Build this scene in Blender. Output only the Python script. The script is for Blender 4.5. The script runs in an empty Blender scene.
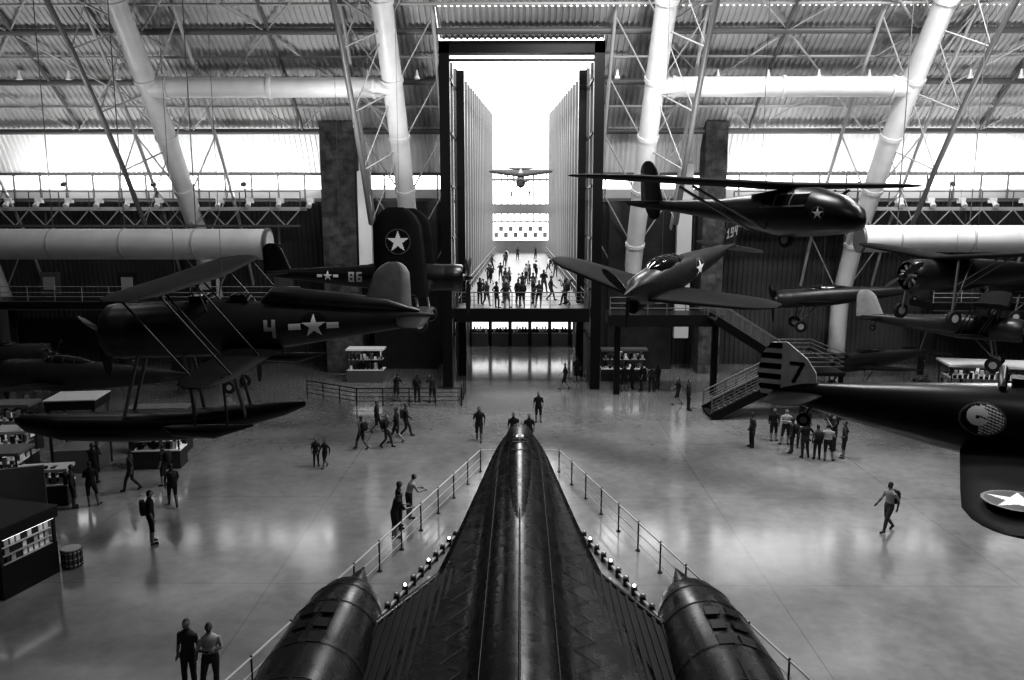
import bpy, bmesh, math, random
from mathutils import Vector, Matrix, Euler
random.seed(7)
V=Vector
scene=bpy.context.scene
# ------------------------------------------------------------------ materials
def mat(name,g,rough=.5,metal=0.0,noise=0.0,nscale=3.0,bump=0.0,spec=.5,emit=0.0):
    m=bpy.data.materials.new(name); m.use_nodes=True
    nt=m.node_tree; b=nt.nodes['Principled BSDF']
    b.inputs['Base Color'].default_value=(g,g,g,1)
    b.inputs['Roughness'].default_value=rough
    b.inputs['Metallic'].default_value=metal
    b.inputs['Specular IOR Level'].default_value=spec
    if emit>0:
        b.inputs['Emission Color'].default_value=(1,1,1,1)
        b.inputs['Emission Strength'].default_value=emit
    if noise>0 or bump>0:
        tc=nt.nodes.new('ShaderNodeTexCoord')
        n=nt.nodes.new('ShaderNodeTexNoise'); n.inputs['Scale'].default_value=nscale
        n.inputs['Detail'].default_value=6
        nt.links.new(tc.outputs['Object'],n.inputs['Vector'])
        if noise>0:
            r=nt.nodes.new('ShaderNodeMapRange')
            r.inputs['From Min'].default_value=.3; r.inputs['From Max'].default_value=.7
            r.inputs['To Min'].default_value=max(0,g*(1-noise)); r.inputs['To Max'].default_value=min(1,g*(1+noise))
            nt.links.new(n.outputs['Fac'],r.inputs['Value'])
            nt.links.new(r.outputs['Result'],b.inputs['Base Color'])
        if bump>0:
            bp=nt.nodes.new('ShaderNodeBump'); bp.inputs['Strength'].default_value=bump
            bp.inputs['Distance'].default_value=.05
            nt.links.new(n.outputs['Fac'],bp.inputs['Height'])
            nt.links.new(bp.outputs['Normal'],b.inputs['Normal'])
    return m
M_roof=mat('roof_panel',.42,.6,noise=.2,nscale=.3)
M_wall_hi=mat('lit_upper_wall_panel',.75,.6)  # pale tone: light on the upper wall painted into its colour
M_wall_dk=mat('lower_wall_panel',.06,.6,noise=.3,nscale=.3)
M_steel_w=mat('white_painted_steel',.60,.45,noise=.08,nscale=.8)
M_steel_g=mat('grey_painted_steel',.12,.45)
M_steel_l=mat('light_truss_steel',.38,.45)
M_steel_d=mat('dark_steel',.012,.4)
M_black=mat('black_paint',.004,.4,spec=.3)
M_stone=mat('stone_block',.06,.8,noise=.6,nscale=2.0)
M_stone2=mat('stone_block_light',.085,.8,noise=.5,nscale=2.0)
M_white=mat('white_paint',.8,.4)
M_lgrey=mat('light_grey_paint',.42,.45)
M_fin=mat('grey_fin_paint',.32,.5,noise=.15)
M_mgrey=mat('mid_grey_paint',.12,.4)
M_dgrey=mat('dark_grey_paint',.024,.36,noise=.3,nscale=1.5,spec=.45)
M_vdk=mat('very_dark_paint',.007,.34,noise=.3,nscale=1.5,spec=.45)
M_wing=mat('dark_wing_fabric',.008,.65,noise=.3,nscale=1.5,spec=.15)
M_glass=mat('dark_glass',.01,.08)
M_tyre=mat('rubber',.01,.7)
M_lamp=mat('lamp_lens',1,.5,emit=8)
M_lit=mat('lit_display',.8,.5,emit=1.3)
M_tail=mat('worn_white_paint',.6,.5,noise=.2,nscale=3)
def floor_mat():
    m=bpy.data.materials.new('polished_concrete'); m.use_nodes=True
    nt=m.node_tree; b=nt.nodes['Principled BSDF']; N=nt.nodes.new; L=nt.links.new
    tc=N('ShaderNodeTexCoord')
    n1=N('ShaderNodeTexNoise'); n1.inputs['Scale'].default_value=.22; n1.inputs['Detail'].default_value=9; n1.inputs['Roughness'].default_value=.7
    n2=N('ShaderNodeTexNoise'); n2.inputs['Scale'].default_value=2.5; n2.inputs['Detail'].default_value=6
    L(tc.outputs['Object'],n1.inputs['Vector']); L(tc.outputs['Object'],n2.inputs['Vector'])
    mx=N('ShaderNodeMath'); mx.operation='MULTIPLY_ADD'; mx.inputs[1].default_value=.35
    L(n2.outputs['Fac'],mx.inputs[0]); L(n1.outputs['Fac'],mx.inputs[2])
    r=N('ShaderNodeMapRange'); r.inputs['From Min'].default_value=.45; r.inputs['From Max'].default_value=.9
    r.inputs['To Min'].default_value=.17; r.inputs['To Max'].default_value=.30
    L(mx.outputs[0],r.inputs['Value'])
    br=N('ShaderNodeTexBrick'); br.offset=0; br.inputs['Scale'].default_value=1
    br.inputs['Brick Width'].default_value=7.5; br.inputs['Row Height'].default_value=7.5
    br.inputs['Mortar Size'].default_value=.02; br.inputs['Mortar Smooth'].default_value=.3
    br.inputs['Color1'].default_value=(1,1,1,1); br.inputs['Color2'].default_value=(1,1,1,1); br.inputs['Mortar'].default_value=(.72,.72,.72,1)
    L(tc.outputs['Object'],br.inputs['Vector'])
    mm=N('ShaderNodeMixRGB'); mm.blend_type='MULTIPLY'; mm.inputs[0].default_value=1
    L(r.outputs['Result'],mm.inputs[1]); L(br.outputs['Color'],mm.inputs[2])
    L(mm.outputs[0],b.inputs['Base Color'])
    rr=N('ShaderNodeMapRange'); rr.inputs['From Min'].default_value=.3; rr.inputs['From Max'].default_value=.7; rr.inputs['To Min'].default_value=.13; rr.inputs['To Max'].default_value=.19
    L(n2.outputs['Fac'],rr.inputs['Value']); L(rr.outputs['Result'],b.inputs['Roughness'])
    b.inputs['Specular IOR Level'].default_value=1.0
    b.inputs['Coat Weight'].default_value=.6; b.inputs['Coat Roughness'].default_value=.11
    return m
M_floor=floor_mat()
def skin71():
    m=bpy.data.materials.new('titanium_black_skin'); m.use_nodes=True
    nt=m.node_tree; b=nt.nodes['Principled BSDF']; N=nt.nodes.new; L=nt.links.new
    tc=N('ShaderNodeTexCoord')
    br=N('ShaderNodeTexBrick'); br.offset=.5; br.inputs['Scale'].default_value=1
    br.inputs['Brick Width'].default_value=.9; br.inputs['Row Height'].default_value=1.6
    br.inputs['Mortar Size'].default_value=.012
    br.inputs['Color1'].default_value=(.005,.005,.005,1); br.inputs['Color2'].default_value=(.009,.009,.009,1); br.inputs['Mortar'].default_value=(.03,.03,.03,1)
    L(tc.outputs['Object'],br.inputs['Vector']); L(br.outputs['Color'],b.inputs['Base Color'])
    n=N('ShaderNodeTexNoise'); n.inputs['Scale'].default_value=1.8; n.inputs['Detail'].default_value=10; n.inputs['Roughness'].default_value=.7
    L(tc.outputs['Object'],n.inputs['Vector'])
    r=N('ShaderNodeMapRange'); r.inputs['From Min'].default_value=.3; r.inputs['From Max'].default_value=.7; r.inputs['To Min'].default_value=.17; r.inputs['To Max'].default_value=.38
    L(n.outputs['Fac'],r.inputs['Value']); L(r.outputs['Result'],b.inputs['Roughness'])
    b.inputs['Specular IOR Level'].default_value=.45
    return m
M_71=skin71()
M_71w=mat('corrugated_wing_skin',.006,.6,noise=.4,nscale=3,spec=.2)
M_71l=mat('chine_seam',.06,.5)
# ------------------------------------------------------------------ builder
class Bd:
    def __init__(s,name):
        s.name=name; s.v=[];s.f=[];s.m=[];s.s=[];s.mats=[];s.M=Matrix()
    def mi(s,m):
        if m not in s.mats: s.mats.append(m)
        return s.mats.index(m)
    def add(s,vs,fs,m,smooth=False):
        o=len(s.v); k=s.mi(m)
        s.v+= [s.M@V(p) for p in vs]
        for f in fs:
            s.f.append([i+o for i in f]); s.m.append(k); s.s.append(smooth)
    def box(s,c,d,m,rz=0,R=None):
        R=R or Matrix.Rotation(rz,3,'Z'); c=V(c)
        vs=[c+R@V((x*d[0]/2,y*d[1]/2,z*d[2]/2)) for x in(-1,1) for y in(-1,1) for z in(-1,1)]
        s.add(vs,[(0,1,3,2),(4,6,7,5),(0,4,5,1),(2,3,7,6),(0,2,6,4),(1,5,7,3)],m)
    def loft(s,rings,m,c0=True,c1=True,smooth=True):
        n=len(rings[0]); vs=[p for r in rings for p in r]; fs=[]
        for i in range(len(rings)-1):
            for j in range(n):
                a=i*n+j;b=i*n+(j+1)%n
                fs.append((a,b,b+n,a+n))
        s.add(vs,fs,m,smooth)
        if c0: s.add(rings[0],[tuple(range(n))[::-1]],m)
        if c1: s.add(rings[-1],[tuple(range(n))],m)
    def path(s,pts,rad,m,seg=8,caps=True,ell=None):
        pts=[V(p) for p in pts]
        if not hasattr(rad,'__len__'): rad=[rad]*len(pts)
        rings=[];up=None
        for i,p in enumerate(pts):
            t=(pts[min(i+1,len(pts)-1)]-pts[max(i-1,0)]).normalized()
            if up is None:
                up=V((0,0,1)) if abs(t.z)<.9 else V((0,1,0))
            u=t.cross(up).normalized(); w=u.cross(t).normalized(); up=w
            rings.append([p+(u*math.cos(a)+w*math.sin(a))*rad[i] for a in [2*math.pi*k/seg for k in range(seg)]])
        s.loft(rings,m,caps,caps)
    def tube(s,a,b,r,m,seg=6,r2=None):
        s.path([a,b],[r,r if r2 is None else r2],m,seg)
    def ball(s,c,d,m,n=10,k=7):
        c=V(c); 
        if not hasattr(d,'__len__'): d=(d,d,d)
        rings=[]
        for i in range(k+1):
            ph=math.pi*(i/k*.98+.01)
            rings.append([c+V((d[0]*math.sin(ph)*math.cos(2*math.pi*j/n),d[1]*math.sin(ph)*math.sin(2*math.pi*j/n),d[2]*math.cos(ph))) for j in range(n)])
        s.loft(rings,m)
    def wing(s,o,sd,cd,nd,span,cr,ct,sweep,th,m,dih=0,rnd=True):
        o=V(o);sd=V(sd);cd=V(cd);nd=V(nd); rings=[]
        fr=[0,.3,.6,.8,.9,.95,.98,1.0] if rnd else [0,.5,1.0]
        for f in fr:
            c=cr+(ct-cr)*f
            if rnd and f>.75: c*=math.sqrt(max(.02,1-((f-.75)/.252)**2*.93))
            q=o+sd*(span*f)-cd*(sweep*f)+nd*(dih*f)
            t=th*c*(1 if f<.9 else .8)
            prof=[(.5,0),(.42,.35),(.25,.5),(0,.5),(-.25,.3),(-.5,.03),(-.5,-.03),(-.25,-.2),(0,-.35),(.25,-.4),(.42,-.3)]
            rings.append([q+cd*(c*a)+nd*(t*b) for a,b in prof])
        s.loft(rings,m)
    def poly(s,pts,m,t,n):
        n=V(n)*t/2; k=len(pts); pts=[V(p) for p in pts]
        vs=[p+n for p in pts]+[p-n for p in pts]
        fs=[tuple(range(k)),tuple(range(2*k-1,k-1,-1))]+[(i,i+k,(i+1)%k+k,(i+1)%k) for i in range(k)]
        s.add(vs,fs,m)
    def wheel(s,c,r,w,ax,m1=None,m2=None):
        c=V(c);ax=V(ax).normalized()
        s.path([c-ax*w/2,c-ax*w*.35,c+ax*w*.35,c+ax*w/2],[r*.85,r,r,r*.85],m1 or M_tyre,16)
        s.path([c-ax*w*.53,c+ax*w*.53],[r*.5,r*.5],m2 or M_lgrey,12)
    def decal(s,fn,w,h,cell,cls):
        nu=int(round(w/cell));nv=int(round(h/cell))
        for i in range(nu):
            for j in range(nv):
                u=(i+.5)*cell-w/2;v=(j+.5)*cell-h/2
                m=cls(u,v)
                if m is None: continue
                c=cell/2
                s.add([fn(u-c,v-c),fn(u+c,v-c),fn(u+c,v+c),fn(u-c,v+c)],[(0,1,2,3)],m)
    def mesh(s):
        me=bpy.data.meshes.new(s.name)
        me.from_pydata([tuple(p) for p in s.v],[],s.f)
        for m in s.mats: me.materials.append(m)
        me.polygons.foreach_set('material_index',s.m)
        me.polygons.foreach_set('use_smooth',s.s)
        bm=bmesh.new(); bm.from_mesh(me); bmesh.ops.recalc_face_normals(bm,faces=bm.faces); bm.to_mesh(me); bm.free()
        me.update(); return me
    def finish(s,loc=(0,0,0),rot=(0,0,0),cables=()):
        if cables:
            W=(Matrix.Translation(loc)@Euler(rot).to_matrix().to_4x4()).inverted()
            for x,y,z in cables: s.tube(W@V((x,y,z)),W@V((x,y,30.6-max(0,(y-20)*.27))),.009,M_steel_g,4)
        o=bpy.data.objects.new(s.name,s.mesh()); scene.collection.objects.link(o)
        o.location=loc; o.rotation_euler=rot; return o
def star_cls(R,bars=True,dark=None,bg=True):
    dark=dark or M_vdk
    def f(u,v):
        r=math.hypot(u,v)
        if r<R:
            th=math.degrees(math.atan2(u,v))%72
            if th>36: th=72-th
            a=math.radians(th);al=math.radians(36);ri=.382
            if r< R*ri*math.sin(al)/(math.sin(a)+ri*math.sin(al-a)): return M_white
            return dark if bg else None
        if bars:
            if abs(v)<.26*R and abs(u)<1.95*R: return M_white
            if abs(v)<.36*R and abs(u)<2.05*R: return dark
        if r<R*1.1 and bg: return M_mgrey if not bars else dark
        return None
    return f
GL={'0':['111','101','101','101','111'],'1':['010','110','010','010','111'],'4':['101','101','111','001','001'],
'6':['111','100','111','101','111'],'7':['111','001','010','010','010'],'8':['111','101','111','101','111'],'9':['111','101','111','001','111'],'5':['111','100','111','001','111']}
def text_cls(t,h,m):
    c=h/5; W=(len(t)*4-1)*c
    def f(u,v):
        i=math.floor((u+W/2)/c); j=math.floor((h/2-v)/c)
        if i<0 or j<0 or j>4: return None
        k,x=divmod(i,4)
        if k>=len(t) or x>2: return None
        return m if GL[t[k]][j][x]=='1' else None
    return f,W
class Fus:
    def __init__(s,sec): s.sec=sec
    def at(s,x):
        S=s.sec
        for a,b in zip(S,S[1:]):
            if a[0]>=x>=b[0]:
                t=(a[0]-x)/(a[0]-b[0]+1e-9); return [a[k]+(b[k]-a[k])*t for k in(1,2,3)]
        return list(S[-1][1:]) if x<S[-1][0] else list(S[0][1:])
    def build(s,b,m,n=20):
        rings=[]
        for x,hw,hh,zc in s.sec:
            rings.append([V((x,hw*math.cos(a),zc+hh*math.sin(a))) for a in [2*math.pi*k/n for k in range(n)]])
        b.loft(rings,m)
    def side(s,sg,cx,cz,e=.02,flip=1):
        def f(u,v):
            x=cx+u*flip; hw,hh,zc=s.at(x); z=cz+v
            q=max(0,1-((z-zc)/hh)**2)
            return V((x,sg*(hw*math.sqrt(q)+e),z))
        return f
def ray_cowl(b,x,r,m,mi):
    b.path([(x-.9,0,0),(x-.5,0,0),(x-.1,0,0),(x,0,0)],[r*.98,r,r*.95,r*.82],m,20,caps=False)
    b.path([(x-.25,0,0),(x-.2,0,0)],[r*.8,r*.8],M_black,16)
    for k in range(9):
        a=2*math.pi*k/9
        b.tube((x-.15,0,0),(x-.15,r*.72*math.cos(a),r*.72*math.sin(a)),.09,M_mgrey,6)
    b.path([(x-.2,0,0),(x+.1,0,0),(x+.2,0,0)],[r*.3,r*.25,.05],mi,10)
def prop(b,x,R,n,m,a0=.5,hub=.18):
    b.path([(x-.1,0,0),(x+.12,0,0),(x+.3,0,0)],[hub,hub*.8,.03],m,10)
    for k in range(n):
        a=a0+2*math.pi*k/n; d=V((0,math.cos(a),math.sin(a)));t=V((.5,-math.sin(a)*.85,math.cos(a)*.85))
        pts=[(.1,.05),(.3,.09),(.6,.12),(.9,.08),(1,.02)]
        P=[V((x+.05,0,0))+d*(R*p)+t*(w*R*.9) for p,w in pts]+[V((x+.05,0,0))+d*(R*p)-t*(w*R*.9) for p,w in pts[::-1]]
        b.poly(P,m,.04,(1,0,0))
def plane(name,L=9,span=11,r=.6,eng='radial',wing='low',chord=2.2,tipc=1.2,body=None,wm=None,fin=1.5,tail=3.6,gear=True,canopy=True,fincol=None,R_prop=1.5,nb=3,a0=.5,dih=.5,sweep=0,wx=None,bix=(.02,.12),finc=1.5,finx=0):
    body=body or M_dgrey; wm=wm or M_wing
    b=Bd(name); x0=.3*L
    if eng=='radial':
        S=[(x0-.15,r*.9,r*.9,0),(x0-.5,r,r,0),(x0-.16*L,r,r*1.03,0),(x0-.35*L,r*.88,r*1.05,.02),(x0-.55*L,r*.66,r*.82,.06),(x0-.75*L,r*.4,r*.55,.12),(x0-.92*L,r*.18,r*.32,.18),(x0-L,.03,.1,.2)]
    elif eng=='inline':
        S=[(x0,.04,.04,0),(x0-.06*L,r*.42,r*.45,0),(x0-.08*L,r*.6,r*.8,-.05),(x0-.2*L,r*.8,r*1.05,-.06),(x0-.35*L,r*.85,r*1.1,0),(x0-.55*L,r*.7,r*.85,.06),(x0-.75*L,r*.45,r*.55,.12),(x0-.92*L,r*.2,r*.3,.18),(x0-L,.03,.1,.2)]
    F=Fus(S); F.build(b,body)
    if eng=='radial':
        ray_cowl(b,x0+.12,r*1.03,body,M_mgrey); prop(b,x0+.3,R_prop,nb,M_vdk,a0)
    else: prop(b,x0-.35,R_prop,nb,M_vdk,a0,.2)
    zs={'low':[-r*.6],'mid':[0],'high':[r*1.05],'bi':[-r*.75,r*1.9]}[wing]
    for i,z in enumerate(zs):
        xc=.05*L if wing!='bi' else bix[i]*L
        if wx is not None: xc=wx
        for sg in(-1,1):
            b.wing((xc,0,z),(0,sg,0),(1,0,0),(0,0,1),span/2,chord,tipc,sweep,.13,wm,dih=dih)
            if wing=='bi' and i==1:
                for y in(.28,.75):
                    for dx in(-.3*chord,.3*chord):
                        b.tube((bix[0]*L+dx,sg*span/2*y,zs[0]+dih*y),(bix[1]*L+dx,sg*span/2*y,zs[1]+dih*y),.03,M_steel_d)
                for dx in(-.25,.25): b.tube((bix[1]*L*.9+dx*chord,sg*r*.5,r*.6),(bix[1]*L+dx*chord,sg*r*1.3,zs[1]),.03,M_mgrey)
            if wing=='high':
                for dx in(-.3,.3): b.tube((.03*L+dx,sg*r*.8,-r*.7),(.05*L+dx,sg*span*.28,z+dih*.5),.035,M_mgrey)
    xt=x0-.93*L
    for sg in(-1,1): b.wing((xt,0,.22),(0,sg,0),(1,0,0),(0,0,1),tail/2,1.2,.8,.15,.08,wm)
    b.wing((xt-.05+finx,0,.2),(0,0,1),(1,0,0),(0,1,0),fin,finc,finc*.6,.35,.08,fincol or body)
    if canopy:
        C=[(.12*L,.1,.05,r*.85),(.07*L,r*.5,r*.5,r*.8),(0,r*.55,r*.58,r*.8),(-.1*L,r*.5,r*.5,r*.72),(-.2*L,.15,.1,r*.75)]
        Fus(C).build(b,M_glass,12)
        for x in(.07*L,.03*L,-.03*L,-.09*L):
            hw,hh,zc=Fus(C).at(x)
            b.path([(x,hw*1.03*math.cos(a),zc+hh*1.03*math.sin(a)) for a in [math.pi*k/8 for k in range(9)]],.02,body,4)
    if gear:
        for sg in(-1,1):
            b.tube((.14*L,sg*span*.12,zs[0]),(.17*L,sg*span*.13,-r-1.0),.06,M_mgrey)
            b.tube((.05*L,sg*span*.12,zs[0]),(.17*L,sg*span*.13,-r-.8),.035,M_mgrey)
            b.wheel((.17*L,sg*span*.13+.12*sg,-r-1.1),.38,.2,(0,1,0))
        b.tube((xt+.3,0,0),(xt+.1,0,-.35),.04,M_mgrey); b.wheel((xt+.1,0,-.4),.16,.1,(0,1,0))
    b.F=F; return b
# ------------------------------------------------------------------ shell
XH=62
prof_dark=[(59,0),(59,5),(58.6,9),(58,12.1)]
prof_hi=[(57.6,13.9),(56.9,15.5),(56,17)]
prof_roof=[(56,17),(54.4,18.5),(52.5,20),(50.4,21.4),(48,22.9),(45,24.5),(42,26),(38,27.6),(34,29)]
def corr(b,prof,x0,x1,m,pitch=.36,amp=.10):
    xs=[];offs=[]
    x=x0
    while x<x1:
        xs+=[x,x+pitch*.4,x+pitch*.5,x+pitch*.9]; offs+=[0,0,amp,amp]; x+=pitch
    n=len(xs); vs=[];fs=[]
    for i,(y,z) in enumerate(prof):
        a=prof[max(i-1,0)];c=prof[min(i+1,len(prof)-1)]
        t=V((0,c[0]-a[0],c[1]-a[1])).normalized(); nn=V((0,t.z,-t.y))
        if nn.y<0: nn=-nn
        for k in range(n): vs.append(V((min(xs[k],x1),y,z))-nn*offs[k])
    for i in range(len(prof)-1):
        for k in range(n-1):
            a=i*n+k; fs.append((a,a+1,a+1+n,a+n))
    b.add(vs,fs,m)
PX0,PX1=-4.9,5.05
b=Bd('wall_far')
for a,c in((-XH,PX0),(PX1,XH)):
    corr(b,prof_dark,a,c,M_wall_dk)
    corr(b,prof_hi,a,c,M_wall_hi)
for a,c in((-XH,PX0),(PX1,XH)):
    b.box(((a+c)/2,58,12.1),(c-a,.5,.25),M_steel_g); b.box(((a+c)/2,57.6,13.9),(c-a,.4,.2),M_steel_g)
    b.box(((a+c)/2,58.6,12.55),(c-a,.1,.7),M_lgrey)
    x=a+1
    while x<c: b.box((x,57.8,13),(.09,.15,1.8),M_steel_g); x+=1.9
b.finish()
b=Bd('ceiling')
for a,c in((-XH,PX0),(PX1,XH)): corr(b,prof_roof[:5],a,c,M_roof)
corr(b,[(50.4,21.6),(48,22.9)],PX0,PX1,M_roof)
corr(b,prof_roof[4:],-XH,XH,M_roof,pitch=.36)
pr=[(34,29),(24,31.2),(12,32.5),(0,33),(-15,32),(-28,28.5),(-38,23),(-46,15),(-50,6),(-51,0)]
vs=[];fs=[]
for i,(y,z) in enumerate(pr): vs+=[(-XH,y,z),(XH,y,z)]
for i in range(len(pr)-1): fs.append((2*i,2*i+1,2*i+3,2*i+2))
b.add(vs,fs,M_wall_dk); b.finish()
full=prof_dark+prof_hi+prof_roof+pr[1:]
for nm,x in(('wall_left',-XH),('wall_right',XH)):
    b=Bd(nm); b.add([(x,y,z) for y,z in full],[tuple(range(len(full)))],M_wall_dk); b.finish()
b=Bd('floor'); b.box((0,4,-.1),(2*XH,110,.2),M_floor); b.box((.08,67,-.1),(40,16,.2),M_floor); b.finish()
rib=[(58.2,0),(58,5),(56.2,9),(53.8,12.7),(51.6,15.9),(49.2,19),(46.1,22.7),(42,26.3),(36,28.6),(26,30.6)]
def lerp_prof(prof,n):
    P=[V((0,y,z)) for y,z in prof]; d=[0]
    for a,c in zip(P,P[1:]): d.append(d[-1]+(c-a).length)
    out=[]
    for k in range(n+1):
        s=d[-1]*k/n
        for i in range(len(P)-1):
            if d[i]<=s<=d[i+1]+1e-6:
                t=(s-d[i])/(d[i+1]-d[i]); q=P[i].lerp(P[i+1],t); out.append((q.y,q.z)); break
    return out
RX=[-38,-22.4,-7.65,8.05,23.3,38.6]
for X in RX:
    b=Bd('roof_arch_truss')
    b.path([(X,y,z) for y,z in rib],.62,M_steel_w,14)
    for i in range(2,7):
        y,z=rib[i]; a=rib[i-1];t=V((0,y-a[0],z-a[1])).normalized()
        b.path([V((X,y,z))-t*.12,V((X,y,z))+t*.12],.7,M_steel_w,14)
    N=11
    mid=lerp_prof(rib[1:],N)
    inn=[(y-2.2,max(1,z-1.5)) for y,z in mid]
    side=[(y+.9,z+.9) for y,z in mid]
    sg=-1 if X<0 else 1
    for s2 in(-2.6,2.6):
        sd=[(X+s2,y,z) for y,z in side]
        b.path(sd,.12,M_steel_l,6)
        for i in range(0,N):
            b.tube((X,)+mid[i],sd[i+1],.055,M_steel_l,5)
    ic=[(X+sg*2.0,y,z) for y,z in inn]
    b.path(ic[2:],.17,M_steel_g,6)  # inner chord darker than the rest: its shade is put into the colour
    for i in range(3,N):
        b.tube((X,)+mid[i],ic[i],.05,M_steel_l,5)
        b.tube((X,)+mid[i],ic[i-1],.04,M_steel_l,5)
    b.finish()
b=Bd('roof_bracing')
inb=[(y-.35,z-.35) for y,z in prof_roof[:7]]
zz=lerp_prof(inb,8)
for i,(y,z) in enumerate(zz):
    for a,c in (((-XH,-5.2),(5.4,XH)) if z<21.6 else ((-XH,XH),)):
        b.tube((a,y,z),(c,y,z),.09 if i%2 else .2,M_steel_l if i%2 else M_steel_g,6)
for i in range(len(RX)-1):
    a=RX[i];c=RX[i+1]
    if i==2: continue
    m=(a+c)/2
    for j in range(0,8,4):
        y0,z0=zz[j];y1,z1=zz[min(j+4,8)]
        for p,q in((a,m),(c,m)):
            b.tube((p,y0,z0),(q,y1,z1),.07,M_steel_l,5)
            b.tube((q,y0,z0),(p,y1,z1),.05,M_steel_l,5)
for X in (-30,-14.8,15.5,31): 
    b.path([(X,y,z) for y,z in zz],.12,M_steel_g,6)
x=-56
while x<57:
    if abs(x)>6: b.path([(x,51.2,19.9),(x,51.2,19.6),(x,51.2,19.35)],[.05,.1,.2],M_white,8)
    x+=3.1
b.finish()
b=Bd('horizontal_roof_tube')
for a,c in((RX[1],RX[2]),(RX[3],RX[4])):
    b.path([(a,49.5,18.6),(c,49.5,18.6)],.6,M_steel_w,14)
    for x in(a+1.1,c-1.1,(a+c)/2): b.path([(x-.1,49.5,18.6),(x+.1,49.5,18.6)],.68,M_steel_w,14)
b.finish()
for nm,x0,x1 in(('stone_pillar',-13.6,-11.3),('stone_pillar',12.5,14.0)):
    b=Bd(nm); z=0; row=0
    while z<17:
        n=3; w=(x1-x0)/n
        for k in range(n):
            o=.5*w if row%2 else 0
            xa=max(x0,x0+k*w-o); xb=min(x1,x0+(k+1)*w-o) if k<n-1 else x1
            b.box(((xa+xb)/2,56,z+.32),(xb-xa-.01,1.6+random.uniform(-.03,.03),.63),random.choice([M_stone,M_stone,M_stone2]))
        b.box(((x0+x1)/2,56,z+.32),(x1-x0-.06,1.5,.64),M_stone); z+=.64; row+=1
    b.finish()
b=Bd('wall_partition')
b.box((-10.7,55.6,10.5),(.9,.5,7),M_white); b.box((11.3,55.6,8.5),(1.0,.5,12),M_lgrey)
b.box((-8.2,57,6),(4.6,.3,12),M_dgrey); b.box((8.6,57,6),(4.6,.3,12),M_dgrey); b.finish()
b=Bd('entrance_portal_frame')
for x in(-4.6,4.78):
    b.box((x,50.3,10.65),(.62,.8,21.3),M_black)
    b.box((x*.86,54.5,10.2),(.5,.6,20.4),M_black); b.box((x*.9,58,10.4),(.4,.6,20.8),M_steel_d)
    for k in range(1,7): b.box((x*.93,52.4,k*3.2),(.12,4,.15),M_steel_d)
b.box((.09,50.3,21),(10.0,.8,.7),M_black); b.box((.09,50.3,20.3),(9.4,.3,.12),M_steel_d)
b.finish()
b=Bd('corridor_fins')
y=52.5;k=0
while y<129:
    zt=20.4+(y-51)*.083
    for sg in(-1,1):
        x=.08+sg*4.5
        b.box((x,y,zt/2),(.24,.5,zt),M_steel_g)
        b.box((x+sg*.35,y+1.5,zt/2),(.06,1.3,zt),M_lgrey)
    y+=3.6;k+=1
for sg in(-1,1):
    for z in(5.6,12,19.5):
        b.tube((.08+sg*4.75,51,z),(.08+sg*4.75,130,z+(4 if z>19 else 0)),.1,M_steel_g,6)
b.finish()
b=Bd('corridor_end_wall')
b.box((.08,132,18.2),(14,.4,.6),M_steel_g); b.box((.08,132,16.9),(14,.4,.35),M_steel_g); b.box((.08,132,12.2),(14,.4,1.6),M_steel_g)
b.box((.08,132,10.1),(14,.4,.3),M_steel_g)
b.box((.08,132,6),(14,.4,2.2),M_mgrey)
for k in range(-6,7): b.box((.08+k*1.05,132,14),(.2,.3,8),M_steel_g)
for k in range(-5,6):
    for j in range(2):
        if (k+j)%2: b.box((.08+k*.8,131.6,8.0+j*1.0),(.7,.2,.8),M_mgrey)
b.finish()
b=Bd('bridge_deck')
b.box((.08,91,4.8),(8.4,81,.6),M_mgrey); b.box((.08,50.25,4.75),(8.6,.5,.85),M_black)
b.box((.08,50.1,6.2),(8.6,.06,.06),M_steel_g)
for k in range(8): b.tube((-4.1+k*1.2,50.1,5.1),(-4.1+k*1.2,50.1,6.2),.025,M_steel_g)
for z in(5.4,5.7,5.95): b.tube((-4.2,50.1,z),(4.4,50.1,z),.012,M_steel_g)
for sg in(-1,1):
    for z in(5.7,6.2): b.tube((.08+sg*4.05,51,z),(.08+sg*4.05,128,z),.04,M_steel_g)
    for k in range(30): b.tube((.08+sg*4.05,51+k*2.6,5.1),(.08+sg*4.05,51+k*2.6,6.2),.04,M_steel_g)
b.finish()
b=Bd('gift_shop_front')
b.box((.08,68,2.1),(20,.3,4.2),M_dgrey)
for k in range(-5,6):
    b.box((k*1.7,67.4,.55),(1.4,.7,1.1),M_mgrey); b.box((k*1.7,67.75,1.9),(1.4,.1,1.0),M_lit)
    for j in range(5): b.box((k*1.7-.5+j*.25,67.6,1.25+random.random()*.2),(.15,.15,.3+random.random()*.3),random.choice([M_black,M_white,M_mgrey]))
b.finish()
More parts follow.
